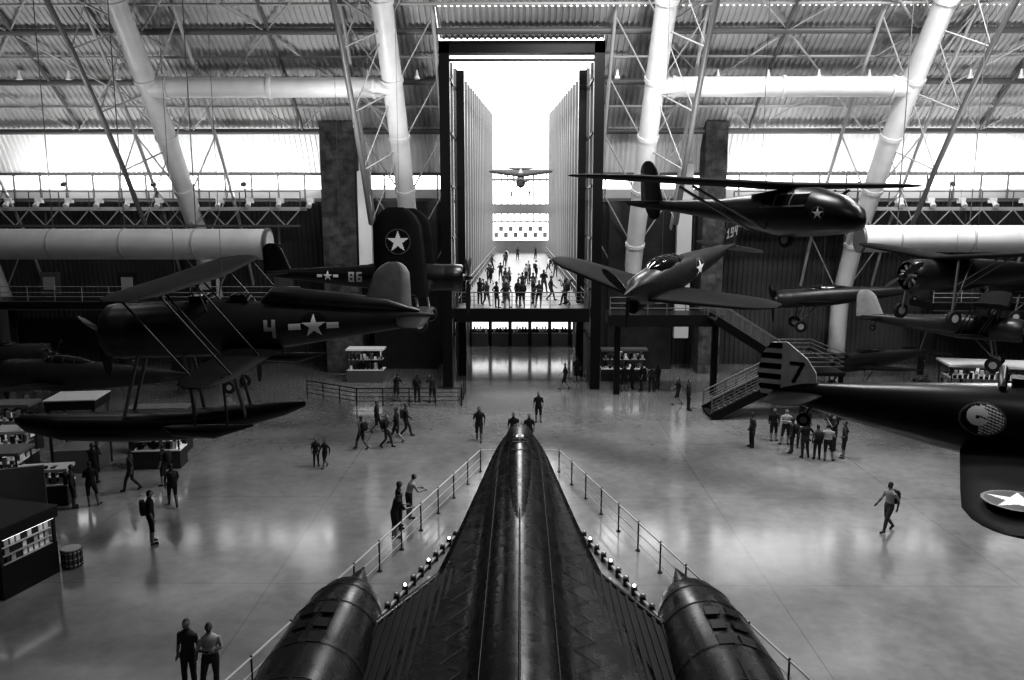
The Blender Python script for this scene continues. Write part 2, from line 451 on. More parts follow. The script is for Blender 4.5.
for nm,x0,x1 in(('catwalk',-58,-14.9),('catwalk',14.4,58)):
    b=Bd(nm); w=x1-x0;cx=(x0+x1)/2
    b.box((cx,55.4,11.45),(w,1.8,.25),M_lgrey); b.box((cx,54.5,10.3),(w,.15,.15),M_steel_g)
    for z in(12.1,12.6): b.tube((x0,54.6,z),(x1,54.6,z),.04,M_steel_g)
    n=int(w/2)
    for k in range(n+1):
        x=x0+k*w/n; b.tube((x,54.6,11.5),(x,54.6,12.6),.04,M_steel_g)
        if k<n:
            b.tube((x,54.5,11.4),(x+w/n/2,54.5,10.3),.05,M_steel_l); b.tube((x+w/n/2,54.5,10.3),(x+w/n,54.5,11.4),.05,M_steel_l)
        if k%4==0: b.tube((x,56.3,9),(x,56.3,11.4),.1,M_steel_g)
        b.box((x+.7,54.6,12.0),(.45,.35,.35),M_white); b.path([(x+.7,54.4,11.9),(x+.7,54.1,11.6)],[.14,.2],M_white,8)
        if k%3==1: b.path([(x+.2,55.2,11.6),(x+.2,55.2,12.9),(x+.2,54.9,13.1)],[.05,.05,.22],M_mgrey,8)
    b.finish()
for nm,x0,x1 in(('mezzanine_balcony',-58,-15),('mezzanine_balcony',28,58)):
    b=Bd(nm); w=x1-x0;cx=(x0+x1)/2
    b.box((cx,55.6,4.9),(w,3.4,.5),M_steel_d); b.box((cx,53.95,4.9),(w,.1,.6),M_mgrey)
    for z in(5.5,5.8,6.2): b.tube((x0,54,z),(x1,54,z),.03,M_steel_l)
    n=int(w/1.8)
    for k in range(n+1):
        x=x0+k*w/n; b.tube((x,54,5.1),(x,54,6.2),.03,M_steel_l)
        if k%4==0: b.box((x,55,2.35),(.3,.3,4.7),M_steel_d)
        if k%3==1: b.box((x,56.8,6.2),(1.3,.3,1.6),random.choice([M_mgrey,M_dgrey,M_lgrey])); b.box((x,56.6,6.2),(.8,.1,.9),random.choice([M_lgrey,M_mgrey]))
    b.finish()
for x0,x1,y,z,r in((-40,-14.0,44.5,9.4,.85),(19.0,45,45,9.7,.75)):
    b=Bd('ventilation_duct')
    b.path([(x0,y,z),(x1,y,z)],r,M_steel_w,24)
    e=x1 if x1<0 else x0; sg=1 if x1<0 else -1
    b.path([(e-.1,y,z),(e+.06,y,z)],r*1.05,M_mgrey,24); b.path([(e+sg*.07,y,z),(e+sg*.09,y,z)],r*.85,M_lgrey,20)
    x=x0+2
    while x<x1-1: 
        b.path([(x-.05,y,z),(x+.05,y,z)],r*1.03,M_lgrey,24); 
        b.tube((x,y,z+r*.9),(x,y,24.4),.03,M_steel_g); x+=4
    b.finish()
b=Bd('walkway')
b.box((8.8,48.6,4.75),(6.8,2.4,.7),M_vdk)
for z in(5.5,5.8,6.15): b.tube((5.4,47.5,z),(12.2,47.5,z),.03,M_steel_g)
for k in range(7): b.tube((5.4+k*1.13,47.5,5),(5.4+k*1.13,47.5,6.15),.035,M_steel_g)
for x in(6,12): b.box((x,48.6,2.4),(.35,.35,4.8),M_black)
b.finish()
b=Bd('staircase')
def flight(x0,z0,x1,z1,y,w=2.0,n=15):
    for k in range(n):
        t=(k+.5)/n; b.box((x0+(x1-x0)*t,y,z0+(z1-z0)*t),(abs(x1-x0)/n*1.05,w,.06),M_dgrey)
    for s in(-1,1):
        yy=y+s*w/2; d=V((x1-x0,0,z1-z0)); ang=math.atan2(d.z,d.x)
        b.box(((x0+x1)/2,yy,(z0+z1)/2),(d.length,.08,.45),M_black,R=Matrix.Rotation(-ang,3,'Y'))
        for h in(.35,.52,.69,.86,1.08): b.tube((x0,yy,z0+h),(x1,yy,z1+h),.022 if h<1 else .045,M_mgrey)
        for k in range(9): t=k/8; b.tube((x0+(x1-x0)*t,yy,z0+(z1-z0)*t),(x0+(x1-x0)*t,yy,z0+(z1-z0)*t+1.08),.035,M_mgrey)
flight(10.4,0.1,15.2,2.6,43.2); flight(15.2,2.6,11.2,5.1,46.2)
b.box((16.3,44.7,2.55),(2.3,5.2,.2),M_vdk)
for x,y in((15.3,42.3),(17.3,42.3),(15.3,47.1),(17.3,47.1)): b.box((x,y,1.25),(.2,.2,2.5),M_black)
for h in(.35,.6,.85,1.08):
    b.path([(15.2,42.2,2.6+h),(17.4,42.2,2.6+h),(17.4,47.2,2.6+h),(15.2,47.2,2.6+h)],.03,M_mgrey,5)
b.finish()
# ------------------------------------------------------------------ reconnaissance jet
b=Bd('reconnaissance_jet')
zc=3.0
st=[(29.6,.04,.05),(29.35,.17,.18),(28.9,.32,.36),(28.2,.46,.53),(27,.60,.74),(25.6,.70,.92),(24.3,.78,1.05),(22,.83,1.28),(20,.85,1.48),(18.5,.86,1.64),(17,.87,1.82),(15.8,.87,2.0),(14,.87,2.3),(12,.87,2.6),(8,.85,2.6),(4,.8,2.4),(0,.65,1.5),(-2.5,.3,.5),(-3.2,.05,.06)]
rings=[]
ns=20
for y,r,w in st:
    top=[];bot=[]
    for k in range(ns+1):
        t=-1+2*k/ns; x=w*math.sin(t*math.pi/2) if w<1.3*r else w*t
        body=math.sqrt(max(0,r*r-x*x)) if abs(x)<r else 0
        ch=(1-abs(x)/w)*.33*r+.015
        h=(body**3+ch**3)**(1/3)
        top.append(V((x,y,zc+h))); bot.append(V((x,y,zc-h*.85)))
    rings.append(top+bot[::-1][1:-1])
b.loft(rings,M_71)
def top_z(y,x):
    for (a,ra,wa),(c,rc,wc) in zip(st,st[1:]):
        if a>=y>=c:
            t=(a-y)/(a-c); r=ra+(rc-ra)*t; w=wa+(wc-wa)*t
            body=math.sqrt(max(0,r*r-x*x)) if abs(x)<r else 0
            ch=max(0,(1-abs(x)/w))*.33*r+.015
            return zc+(body**3+ch**3)**(1/3)
    return zc
for sg in(-1,1):
    b.path([(sg*.66,y,top_z(y,.66)+.012) for y in [24-.5*k for k in range(40)]],.010,M_71l,4)
    pts=[];y=18.5
    k=0
    while y>11: 
        x=(1.0 if k%2 else 1.4); pts.append((sg*x,y,top_z(y,x)+.02)); y-=.5 if k%2 else .3; k+=1
    b.path(pts,.007,M_71l,4)
C=[];
for y,hw,hh in((25.4,.04,.02),(24.9,.22,.16),(24.3,.34,.28),(23.4,.38,.32),(22.4,.36,.3),(21,.3,.2),(19,.2,.1),(17,.08,.02)):
    C.append([V((hw*math.cos(a),y,top_z(y,0)-.06+hh*math.sin(a))) for a in [2*math.pi*k/14 for k in range(14)]])
b.loft(C,M_71)
for sg in(-1,1):
    b.poly([(sg*.04,25.0,3.96),(sg*.2,24.85,3.9),(sg*.26,24.45,3.98),(sg*.04,24.55,4.06)],M_glass,.03,(0,.5,.8))
b.box((0,24.3,4.08),(.24,.3,.04),M_lgrey); b.box((0,24.3,4.105),(.1,.14,.02),M_black)
for y in(23.8,22.9): b.box((0,y,top_z(y,0)+.24),(.5,.03,.03),M_71l)
b.tube((0,29.5,3.0),(0,31.0,3.0),.035,M_mgrey,6,.015)
b.path([(0,y,top_z(y,0)+.01) for y in [19-.5*k for k in range(36)]],.02,M_black,4)
for sg in(-1,1):
    x=1.2
    while x<3.3:
        yle=16.9-(x-1.6)*2.1 if x>1.6 else 16.9
        b.box((sg*(x+.05),yle/2+.3,2.98+.02*(3-x)),(.06,yle-.6,.15),M_71w); x+=.14
    b.poly([(sg*1.2,17,2.95),(sg*1.7,16.8,2.95),(sg*3.4,13.1,2.9),(sg*3.4,.5,2.9),(sg*1.2,.5,2.95)],M_71w,.2,(0,0,1))
    b.path([(sg*1.75,16.95,2.98),(sg*2.95,14.4,2.95)],[.05,.09],M_71,6)
    b.poly([(sg*4.4,12.6,2.8),(sg*6.5,9.5,2.75),(sg*8.1,5,2.72),(sg*8.2,3.2,2.72),(sg*7,1.2,2.75),(sg*4.4,.5,2.8)],M_71w,.12,(0,0,1))
    X=sg*3.62; nz=2.72
    NN=[(16.0,.60),(15.85,.66),(15.3,.78),(14.4,.89),(13,.97),(11.5,1.0),(7,1.0),(3,.92),(0,.8),(-1.5,.6)]
    def ring(y,r,n=32): return [V((X+r*math.cos(a),y,nz+r*math.sin(a))) for a in [2*math.pi*k/n for k in range(n)]]
    b.loft([ring(y,r) for y,r in NN],M_71,False,True)
    b.loft([ring(16.0,.60),ring(15.5,.58),ring(14.8,.55)],M_black,False,True)
    b.path([(X,17.5,nz+.12),(X,17.1,nz+.1),(X,16.4,nz+.05),(X,15.6,nz),(X,14.9,nz)],[.015,.13,.34,.48,.5],M_71,18)
    for y,r in((15.3,.785),(14.4,.895),(12.7,.985),(11.6,1.003),(10,1.005)):
        b.path([(X+(r+.004)*math.cos(a),y,nz+(r+.004)*math.sin(a)) for a in [math.pi*k/16 for k in range(17)]],.008,M_71l,4)
    def vent(a0,y0,y1,m=M_black):
        P=[]
        for a,y in((a0-.13,y0),(a0+.13,y0),(a0+.13,y1),(a0-.13,y1)):
            P.append(V((X+.985*math.cos(a),y,nz+.985*math.sin(a))))
        b.poly(P,m,.03,V((math.cos(a0),0,math.sin(a0))))
    for y in(14.0,13.5,13.0):
        for a in(1.5,1.9): vent(a if sg<0 else math.pi-a,y,y-.3)
    b.box((X,8.2,nz+1.0),(.06,8,.03),M_vdk)
    b.wing((X,1.2,nz+.8),(-sg*.26,0,.96),(0,1,0),(.96,0,sg*.26),2.6,3.6,1.8,.9,.05,M_71,rnd=False)
    b.tube((sg*2.4,8,2.6),(sg*2.4,8,.4),.12,M_lgrey,8)
    for dx in(-.35,0,.35): b.wheel((sg*2.4+dx,8,.42),.42,.25,(1,0,0))
b.tube((0,21.5,2.4),(0,21.7,.35),.09,M_lgrey,8)
for dx in(-.18,.18): b.wheel((dx,21.7,.36),.36,.2,(1,0,0))
b.finish()
b=Bd('barrier_railing')
for sg in(-1,1):
    A=V((sg*7.0,13.5,0));C=V((sg*1.7,33.2,0)); n=12
    for k in range(n+1):
        p=A.lerp(C,k/n); b.tube(p,p+V((0,0,1)),.025,M_steel_d,6); b.path([p,p+V((0,0,.03))],.08,M_steel_d,10)
        b.ball(p+V((0,0,1)),.035,M_steel_d,6,4)
    b.tube(A+V((0,0,.97)),C+V((0,0,.97)),.03,M_lgrey); b.tube(A+V((0,0,.6)),C+V((0,0,.6)),.014,M_lgrey); b.tube(A+V((0,0,.25)),C+V((0,0,.25)),.014,M_lgrey)
b.tube((-1.7,33.2,.97),(1.7,33.2,.97),.022,M_lgrey)
b.finish()
b=Bd('floor_spotlight_strip')
for sg in(-1,1):
    A=V((sg*4.0,19.6,0));C=V((sg*2.2,25.9,0))
    b.tube(A+V((0,0,.12)),C+V((0,0,.12)),.05,M_lgrey)
    for k in range(12):
        p=A.lerp(C,k/11); b.box(p+V((0,0,.1)),(.16,.16,.2),M_steel_d); b.path([p+V((0,0,.2)),p+V((0,0,.26))],[.07,.1],M_steel_d,8)
        b.ball(p+V((0,0,.28)),.045,M_lamp if k%3==1 else M_white,8,5)
b.finish()
# ------------------------------------------------------------------ aircraft
rd=math.radians
b=plane('floatplane_biplane',L=10.4,span=10.2,r=.88,wing='bi',chord=1.9,tipc=1.5,body=M_dgrey,gear=False,canopy=False,fin=1.8,finc=1.7,finx=.9,fincol=M_fin,dih=.1,R_prop=1.45,bix=(-.14,.03))
F=b.F
b.decal(F.side(1,-3.5,.1,flip=-1),1.8,.84,.02,star_cls(.40))
f,W=text_cls('4',.6,M_lgrey); b.decal(F.side(1,-2.15,.05,flip=-1),W,.6,.03,f)
for x in(.2,-1.1):
    b.box((x,0,.95),(.5,.5,.3),M_glass); b.path([(x-.3,-.3,.9),(x-.3,0,1.0),(x-.3,.3,.9)],.05,M_black,6)
b.path([(-1.8,0,.8),(-2.2,0,1.0),(-5.8,0,.65),(-6.8,0,.4)],[.1,.35,.22,.05],M_dgrey,12)
fl=Fus([(6.8,.05,.1,-2.95),(6.4,.3,.3,-3.05),(5.2,.5,.45,-3.2),(3.2,.58,.5,-3.25),(1.0,.58,.5,-3.2),(-.6,.45,.4,-3.0),(-2.2,.22,.22,-2.75),(-2.9,.04,.08,-2.6)]); fl.build(b,M_vdk)
for x0,x1 in((2.2,3.0),(.8,.6),(-.6,-1.0)):
    for sg in(-.35,.35): b.tube((x0,sg,-.6),(x1,sg,-2.9),.06,M_mgrey)
for sg in(-1,1):
    b.path([(-.1,sg*4.2,-1.9),(-.4,sg*4.2,-2.0),(-1.5,sg*4.2,-2.05),(-2.6,sg*4.2,-1.9)],[.03,.16,.2,.03],M_vdk,10)
    for x in(-1.9,-1.0): b.tube((x,sg*4.2,-.5),(x,sg*4.2,-1.9),.035,M_steel_d)
b.finish((-10.0,25.3,7.35),(rd(-4),rd(1.5),rd(180)),cables=[(-11,25.3,9.1),(-9.5,25.3,9.0)])
b=plane('carrier_fighter',L=9.8,span=5.0,r=.66,wing='mid',chord=2.4,tipc=2.2,body=M_vdk,gear=False,fin=1.5,R_prop=1.9,nb=3,dih=-.7)
F=b.F
for sg in(-1,1):
    b.wing((.35,sg*2.35,-.75),(0,-sg*.08,1),(1,0,0),(0,1,0),4.2,2.5,2.3,.3,.1,M_wing)
    b.decal(lambda u,v,sg=sg: V((.15+u,sg*2.35-sg*.08*(2.7)+(-.18 if sg<0 else -.18),1.85+v)),1.4,1.4,.035,star_cls(.55,False))
    b.tube((.9,sg*2.1,-.6),(1.1,sg*2.1,-2.0),.07,M_lgrey); b.wheel((1.1,sg*2.2,-2.1),.4,.2,(0,1,0))
f,W=text_cls('86',.5,M_lgrey); b.decal(F.side(-1,-2.3,.05),W,.5,.05,f)
b.decal(F.side(-1,-3.7,.1),1.5,.6,.025,star_cls(.28))
b.finish((-5.9,40,7.9),(0,0,0),cables=[(-6,40,8.3),(-9,40,8.1)])
b=Bd('military_glider')
S=[(3.5,.06,.08,-.25),(3.35,.3,.3,-.2),(2.9,.5,.5,-.1),(2.1,.62,.66,0),(1.0,.62,.7,0),(0,.5,.55,.05),(-1.5,.32,.34,.15),(-3.5,.18,.2,.3),(-5.5,.08,.12,.45),(-6.2,.03,.06,.5)]
F=Fus(S); F.build(b,M_vdk)
for sg in(-1,1):
    b.wing((.5,0,.75),(0,sg,0),(1,0,0),(0,0,1),7.0,1.7,1.1,.1,.14,M_wing,dih=.15)
    b.tube((.6,sg*.45,-.45),(.6,sg*3.2,.7),.04,M_mgrey); b.tube((0,sg*.45,-.45),(0.1,sg*3.2,.7),.04,M_mgrey)
    b.wing((-4.8,0,.5),(0,sg,0),(1,0,0),(0,0,1),1.6,.9,.6,.1,.08,M_wing)
    b.decal(F.side(sg,1.3,.34,e=.015),1.6,.4,.05,lambda u,v:(M_mgrey if abs((u%.55)-.28)<.04 or abs(abs(v)-.19)<.02 else M_glass))
    b.decal(F.side(sg,2.5,-.05,e=.025),.5,.5,.02,star_cls(.17,False))
b.wing((-4.8,0,.3),(0,0,1),(1,0,0),(0,1,0),1.6,1.2,.8,.3,.07,M_vdk)
b.wing((-4.8,0,.4),(0,0,-1),(1,0,0),(0,1,0),.5,.9,.5,-.1,.07,M_vdk)
b.wheel((1.0,0,-.75),.25,.15,(0,1,0))
b.finish((7.05,23.8,11.0),(0,rd(-1),rd(-59)),cables=[(7.05,23.8,11.8)])
b=plane('pursuit_fighter',L=9.7,span=11.4,r=.80,eng='inline',wing='low',chord=2.7,tipc=1.6,body=M_dgrey,gear=False,fin=1.7,R_prop=1.6,dih=.6)
F=b.F
for sg in(-1,1): b.decal(F.side(sg,-2.4,.1,flip=-sg),1.2,1.0,.025,star_cls(.42,False))
f,W=text_cls('194',.5,M_lgrey)
for sg in(-1,1): b.decal(lambda u,v,sg=sg:V((-6.3-sg*u,sg*.07,.95+v)),W,.5,.05,f)
b.path([(1.6,0,-.65),(2.3,0,-.65)],[.3,.34],M_black,12)
b.finish((6.3,35.5,8.15),(rd(-8),rd(10),rd(-132)),cables=[(6.3,35.5,8.9),(8.2,38,9.1)])
b=plane('striped_tail_monoplane',L=7.4,span=8.6,r=.84,wing='low',chord=2.0,tipc=1.7,body=M_vdk,gear=True,canopy=False,fin=.2,tail=3.0,R_prop=1.35,nb=2,wx=-.45,dih=-.3)
F=b.F
out=[(-4.3,.35),(-4.35,.7),(-4.55,1.0),(-5.0,1.35),(-5.35,1.32),(-5.55,1.05),(-5.62,.6),(-5.55,.15),(-5.3,-.1),(-5.0,.05)]
b.poly([(x,0,z) for x,z in out],M_tail,.07,(0,1,0))
def inpoly(x,z):
    c=False;j=len(out)-1
    for i in range(len(out)):
        xi,zi=out[i];xj,zj=out[j]
        if (zi>z)!=(zj>z) and x<(xj-xi)*(z-zi)/(zj-zi)+xi: c=not c
        j=i
    return c
def cls(u,v):
    x=-4.95+u; z=.65+v
    if not inpoly(x,z): return None
    if x<-5.1: return M_black if (z%.24)<.12 else None
    a,c=u-.2,v-.05
    if abs(a)<.16 and .14<c<.22: return M_black
    if -.25<c<=.18 and abs(a-(.12-(.18-c)*.45))<.045: return M_black
    return None
for sg in(-1,1): b.decal(lambda u,v,sg=sg:V((-4.95+u,sg*.045,.65+v)),1.5,1.7,.02,cls)
def bird(u,v):
    if math.hypot(u*.8,v)<.3:
        if math.hypot(u+.08,v-.06)<.19 and not (abs(v-.04)<.025 and u>-.1): return M_white
        if u>-.05 and ((u*2+v*6)%.36)<.2: return M_white
    if .3<math.hypot(u*.8,v)<.33: return M_mgrey
    return None
for sg in(-1,1): b.decal(F.side(sg,-1.1,.2),.9,.7,.02,bird)
for sg in(-1,1): b.decal(lambda u,v,sg=sg:V((-.5+u,sg*3.2+v,-.56)),1.3,1.3,.025,star_cls(.5,False))
b.box((-.3,0,.85),(.7,.5,.3),M_glass); b.path([(-.8,-.3,.8),(-.8,0,1.15),(-.8,.3,.8)],.08,M_vdk,6)
b.finish((10.4,15.4,6.75),(0,0,rd(-30)),cables=[(10.4,15.4,7.4)])
b=plane('high_wing_monoplane',L=8.5,span=12,r=.75,wing='high',chord=2.1,tipc=1.8,body=M_vdk,canopy=False,R_prop=1.4,nb=2)
b.finish((20.6,38,8.2),(0,0,rd(-165)),cables=[(20.6,38,9)])
b=plane('trainer_biplane',L=7.6,span=8,r=.6,wing='bi',chord=1.6,tipc=1.4,body=M_dgrey,canopy=False,R_prop=1.3,nb=2,fincol=M_fin)
b.finish((23.5,41.5,5.2),(0,0,rd(-35)),cables=[(23.5,41.5,6.3)])
b=plane('hanging_fighter',L=9,span=9.5,r=.65,body=M_vdk,gear=True)
b.finish((32,50,6.6),(0,0,rd(175)),cables=[(32,50,7.2)])
b=plane('hanging_fighter',L=9,span=9,r=.6,body=M_dgrey,gear=True)
b.finish((19.5,51.5,5.8),(0,rd(4),rd(170)),cables=[(19.5,51.5,6.4)])
for nm,loc,rz,kw in(
 ('parked_fighter',(21.5,49.0),-155,dict(L=8.5,span=8.5,r=.6,body=M_dgrey)),
 ('parked_fighter',(38,46),120,dict(L=9,span=10.5,r=.65,body=M_dgrey)),
 ('parked_trainer',(-19.5,49.8),-8,dict(L=9,span=7,r=.62,body=M_dgrey)),
 ('parked_trainer',(-33,49.8),12,dict(L=9,span=7,r=.7,body=M_dgrey)),
 ('parked_bomber',(-25,42.6),172,dict(L=11,span=9,r=.85,body=M_dgrey))):
    r=kw['r']; b=plane(nm,**kw); b.finish((loc[0],loc[1],r+1.48),(0,0,rd(rz)))
b=plane('hanging_airliner',L=7,span=8.4,r=.6,wing='high',chord=1.8,tipc=1.5,body=M_vdk,canopy=False,nb=2,R_prop=.9)
b.finish((.08,108,15.9),(0,rd(18),rd(-90)))
# ------------------------------------------------------------------ furniture
def case(name,c,w,d,h,rz=0,top=None,base=None):
    b=Bd(name); top=top or M_mgrey; base=base or M_dgrey
    b.box((0,0,.4),(w,d,.8),base); b.box((0,0,.82),(w*1.02,d*1.02,.05),M_white)
    for sx in(-1,1):
        for sy in(-1,1): b.box((sx*w*.48,sy*d*.46,(h+.8)/2),(.05,.05,h-.8),M_steel_d)
    b.box((0,0,h),(w*1.04,d*1.05,.12),top); b.box((0,0,h-.07),(w*.8,d*.6,.03),M_lit)
    n=int(w/.3)
    for k in range(n):
        for z in(.86,.86+(h-.9)*.5):
            for dy in(-.3,0,.3):
                hh=.1+random.random()*.35
                b.box((-w*.45+(k+.5)*w*.9/n,dy*d,z+hh/2),(.15,.13,hh),random.choice([M_white,M_mgrey,M_black,M_lgrey,M_dgrey,M_black]))
    b.box((0,0,.86+(h-.9)*.5-.02),(w*.95,d*.7,.03),M_lgrey)
    return b.finish(c,(0,0,rz))
case('display_case',(-10.3,52.5,0),2.4,1.2,2.2,top=M_white,base=M_mgrey)
case('display_case',(-21.5,30.4,0),3.4,1.4,1.7,.15)
case('display_case',(-22.6,32.8,0),3.2,1.2,1.9,.15,M_lgrey)
case('display_case',(-15.9,33.9,0),2.0,1.0,1.6,.1)
case('display_case',(-16.9,36.2,0),2.6,1.0,2.1,.1)
case('display_case',(-24.5,36.0,0),3.5,1.2,2.3,.1)
case('display_case',(-18.2,29.2,0),1.8,.9,1.4,.2,M_lgrey)
case('display_case',(27.6,46.2,0),5.0,2.5,2.4,-.2,M_white)
case('display_case',(28.2,42.2,0),2.4,1.2,1.5,-.2,M_mgrey)
case('display_case',(7,53,0),3,1,2.1)
b=Bd('ticket_booth')
for x in(-.9,.9):
    for y in(-.8,.8): b.box((x,y,1.4),(.1,.1,2.8),M_steel_d)
b.box((0,0,3.0),(2.0,1.8,.4),M_vdk); b.box((0,0,3.22),(2.1,1.9,.05),M_lgrey); b.box((0,0,.5),(1.8,1.6,1.0),M_mgrey); b.box((0,-.7,2.1),(1.3,.05,.5),M_lit)
b.finish((-19.2,33.6,0),(0,0,.15))
b=Bd('information_kiosk')
b.box((0,0,.5),(2.6,2.0,1.0),M_black); b.box((0,0,1.95),(2.7,2.1,.3),M_vdk); b.box((0,0,2.13),(2.75,2.15,.06),M_dgrey)
for x in(-1.25,1.25):
    for y in(-.95,.95): b.box((x,y,1.4),(.08,.08,.9),M_steel_d)
b.box((0,.1,1.4),(2.3,1.5,.8),M_dgrey); b.box((0,-.95,1.79),(2.4,.1,.03),M_lit); b.box((1.28,0,1.79),(.1,1.8,.03),M_lit)
for j in range(3):
    for k in range(8):
        if random.random()<.85: b.box((1.17,-.65+k*.2,1.12+j*.25),(.03,.14,.2),random.choice([M_white,M_lgrey,M_white]))
        b.box((-1.0+k*.28,-.68,1.12+j*.25),(.18,.03,.2),random.choice([M_white,M_lgrey,M_mgrey]))
    b.box((1.22,0,1.0+j*.25),(.1,1.7,.02),M_lgrey)
b.finish((-15.8,22.6,0),(0,0,-.25))
b=Bd('display_panel'); b.box((0,0,1.2),(2.2,.12,1.6),M_mgrey); b.box((-.9,0,.3),(.1,.5,.6),M_steel_d); b.box((.9,0,.3),(.1,.5,.6),M_steel_d); b.finish((-18.3,27.3,0),(0,0,.4))
b=Bd('trash_bin')
b.path([(0,0,0),(0,0,.35),(0,0,.6)],[.24,.28,.26],M_mgrey,18)
for z in(.1,.3,.5,.59): b.path([(0,0,z),(0,0,z+.04)],.29,M_lgrey,18)
for k in range(14): b.box((.28*math.cos(k*.449),.28*math.sin(k*.449),.31),(.04,.04,.55),M_dgrey)
b.path([(0,0,.6),(0,0,.62)],.2,M_black,14); b.finish((-14.1,23.6,0))
b=Bd('exhibit_railing')
P=[(-13.0,47.5,0),(-9.5,45.2,0),(-3.4,45.4,0),(-3.4,48.5,0)]
for a,c in zip(P,P[1:]):
    a=V(a);c=V(c);n=max(1,int((c-a).length/1.3))
    for k in range(n+1): p=a.lerp(c,k/n); b.tube(p,p+V((0,0,1.05)),.035,M_steel_d)
    for h in(.3,.55,.8,1.05): b.tube(a+V((0,0,h)),c+V((0,0,h)),.02 if h<1 else .035,M_steel_d)
b.finish()
# ------------------------------------------------------------------ people
PM=[mat('cloth_%d'%i,g,.8) for i,g in enumerate((.006,.012,.022,.05,.3,.65))]
SK=[mat('skin_%d'%i,g,.55) for i,g in enumerate((.06,.15,.24))]
HR=mat('hair',.01,.6)
def person_mesh(pose,pack=False):
    b=Bd('person'); segs=[]; m0=M_white
    lean={'lean':.28}.get(pose,.0)
    def T(x,y,z): return V((x,y+max(0,z-.93)*math.tan(lean),z-(max(0,z-.93)*(1-math.cos(lean)))))
    rings=[]
    for z,a,c in((.78,.12,.10),(.86,.165,.115),(.95,.17,.12),(1.06,.15,.105),(1.15,.15,.108),(1.27,.175,.118),(1.36,.185,.11),(1.42,.14,.085),(1.455,.075,.06),(1.5,.055,.058),(1.56,.052,.055)):
        o=T(0,0,z); rings.append([o+V((a*math.cos(t),c*math.sin(t),0)) for t in [2*math.pi*k/16 for k in range(16)]])
    b.loft(rings,m0)
    segs+= [(T(0,0,.84),T(0,0,.97),.15,1),(T(0,0,1.02),T(0,0,1.38),.14,0),(T(0,0,1.46),T(0,0,1.52),.05,2)]
    hc=T(0,.015,1.62)
    b.ball(hc,(.074,.094,.11),m0,14,10); b.ball(hc+V((0,.03,-.065)),(.05,.06,.05),m0,10,6)
    b.path([hc+V((0,.085,.02)),hc+V((0,.112,-.02))],[.01,.017],m0,6)
    for s in(-1,1): b.ball(hc+V((s*.076,-.005,-.005)),(.013,.022,.032),m0,6,5)
    segs.append((hc+V((0,0,-.03)),hc+V((0,0,.03)),.08,9))
    legs={'walk':[[(-.09,0,.88),(-.1,.17,.5),(-.1,.25,.09),(-.1,.42,.04)],[(.09,0,.88),(.1,0,.48),(.1,-.3,.14),(.1,-.17,.03)]],
      'stand':[[(-.09,0,.88),(-.11,.02,.48),(-.12,0,.08),(-.15,.17,.035)],[(.09,0,.88),(.11,.02,.48),(.12,0,.08),(.15,.17,.035)]],
      'shift':[[(-.09,0,.88),(-.1,.0,.48),(-.09,0,.08),(-.11,.17,.035)],[(.09,0,.88),(.16,.08,.49),(.2,.04,.08),(.28,.19,.035)]]}
    lp=legs['walk' if pose=='walk' else ('shift' if pose in('hips','cross') else 'stand')]
    for hp,kn,an,to in lp:
        hp,kn,an,to=map(V,(hp,kn,an,to))
        b.path([hp+V((0,0,.03)),hp.lerp(kn,.4),kn,kn.lerp(an,.35),an],[.095,.085,.062,.062,.043],m0,12)
        heel=an+V((0,-.05,-.035)); b.path([heel,an+V((0,.02,-.02)),to+V((0,-.04,.012)),to],[.04,.045,.04,.028],m0,10)
        segs+=[(hp,kn,.08,1),(kn,an,.055,6),(heel,to,.045,4)]
    A={'stand':[(.235,-.03,1.12),(.23,.04,.88)],'walk':None,'lean':[(.27,.25,1.08),(.17,.5,1.05)],
       'photo':[(.24,.2,1.2),(.07,.33,1.5)],'hips':[(.36,-.08,1.13),(.2,.08,1.0)],'cross':[(.24,.06,1.12),(.02,.2,1.14)]}
    for s in(-1,1):
        sh=T(s*.175,0,1.375)
        if pose=='walk': el,wr=((V((s*.235,-.14,1.13)),V((s*.235,-.1,.88))) if s<0 else (V((s*.235,.1,1.12)),V((s*.22,.28,.96))))
        else:
            e,w=A[pose]; el=V((s*e[0],e[1],e[2]));wr=V((s*w[0],w[1],w[2]))
            if pose=='cross': wr.z+=s*.03; wr.y+=s*.03
        b.path([sh,sh.lerp(el,.4),el,el.lerp(wr,.3),wr],[.058,.05,.041,.04,.027],m0,10)
        d=(wr-el).normalized(); side=d.cross(V((0,1,0)) if abs(d.y)<.9 else V((0,0,1))).normalized(); nn=d.cross(side)
        b.path([wr,wr+d*.03,wr+d*.085],[.025,.033,.03],m0,8)
        segs+=[(sh,el,.05,0),(el,wr,.035,7),(wr,wr+d*.1,.035,2)]
        b._h=getattr(b,'_h',[])+[(wr,d,nn,side,s)]
    me=b.mesh(); o=bpy.data.objects.new('tmp',me); scene.collection.objects.link(o)
    md=o.modifiers.new('r','REMESH'); md.mode='VOXEL'; md.voxel_size=.018
    ms=o.modifiers.new('s','SMOOTH'); ms.iterations=3; ms.factor=.5
    dg=bpy.context.evaluated_depsgraph_get(); me2=bpy.data.meshes.new_from_object(o.evaluated_get(dg))
    bpy.data.objects.remove(o)
    c=Bd('visitor')
    vs=[v.co.copy() for v in me2.vertices]
    def lab(p):
        best=9;L=0
        for a,q,r,l in segs:
            ab=q-a; t=max(0,min(1,(p-a).dot(ab)/ab.length_squared)); d=(p-(a+ab*t)).length-r
            if d<best: best=d;L=l
        if L==9:
            r=p-hc
            L=3 if (r.z>.065 or (r.y<.0 and r.z>-.06)) else 2
        return L
    c.mats=SLOT[:]
    c.v=vs
    for pl in me2.polygons:
        c.f.append(list(pl.vertices)); c.m.append(lab(pl.center)); c.s.append(True)
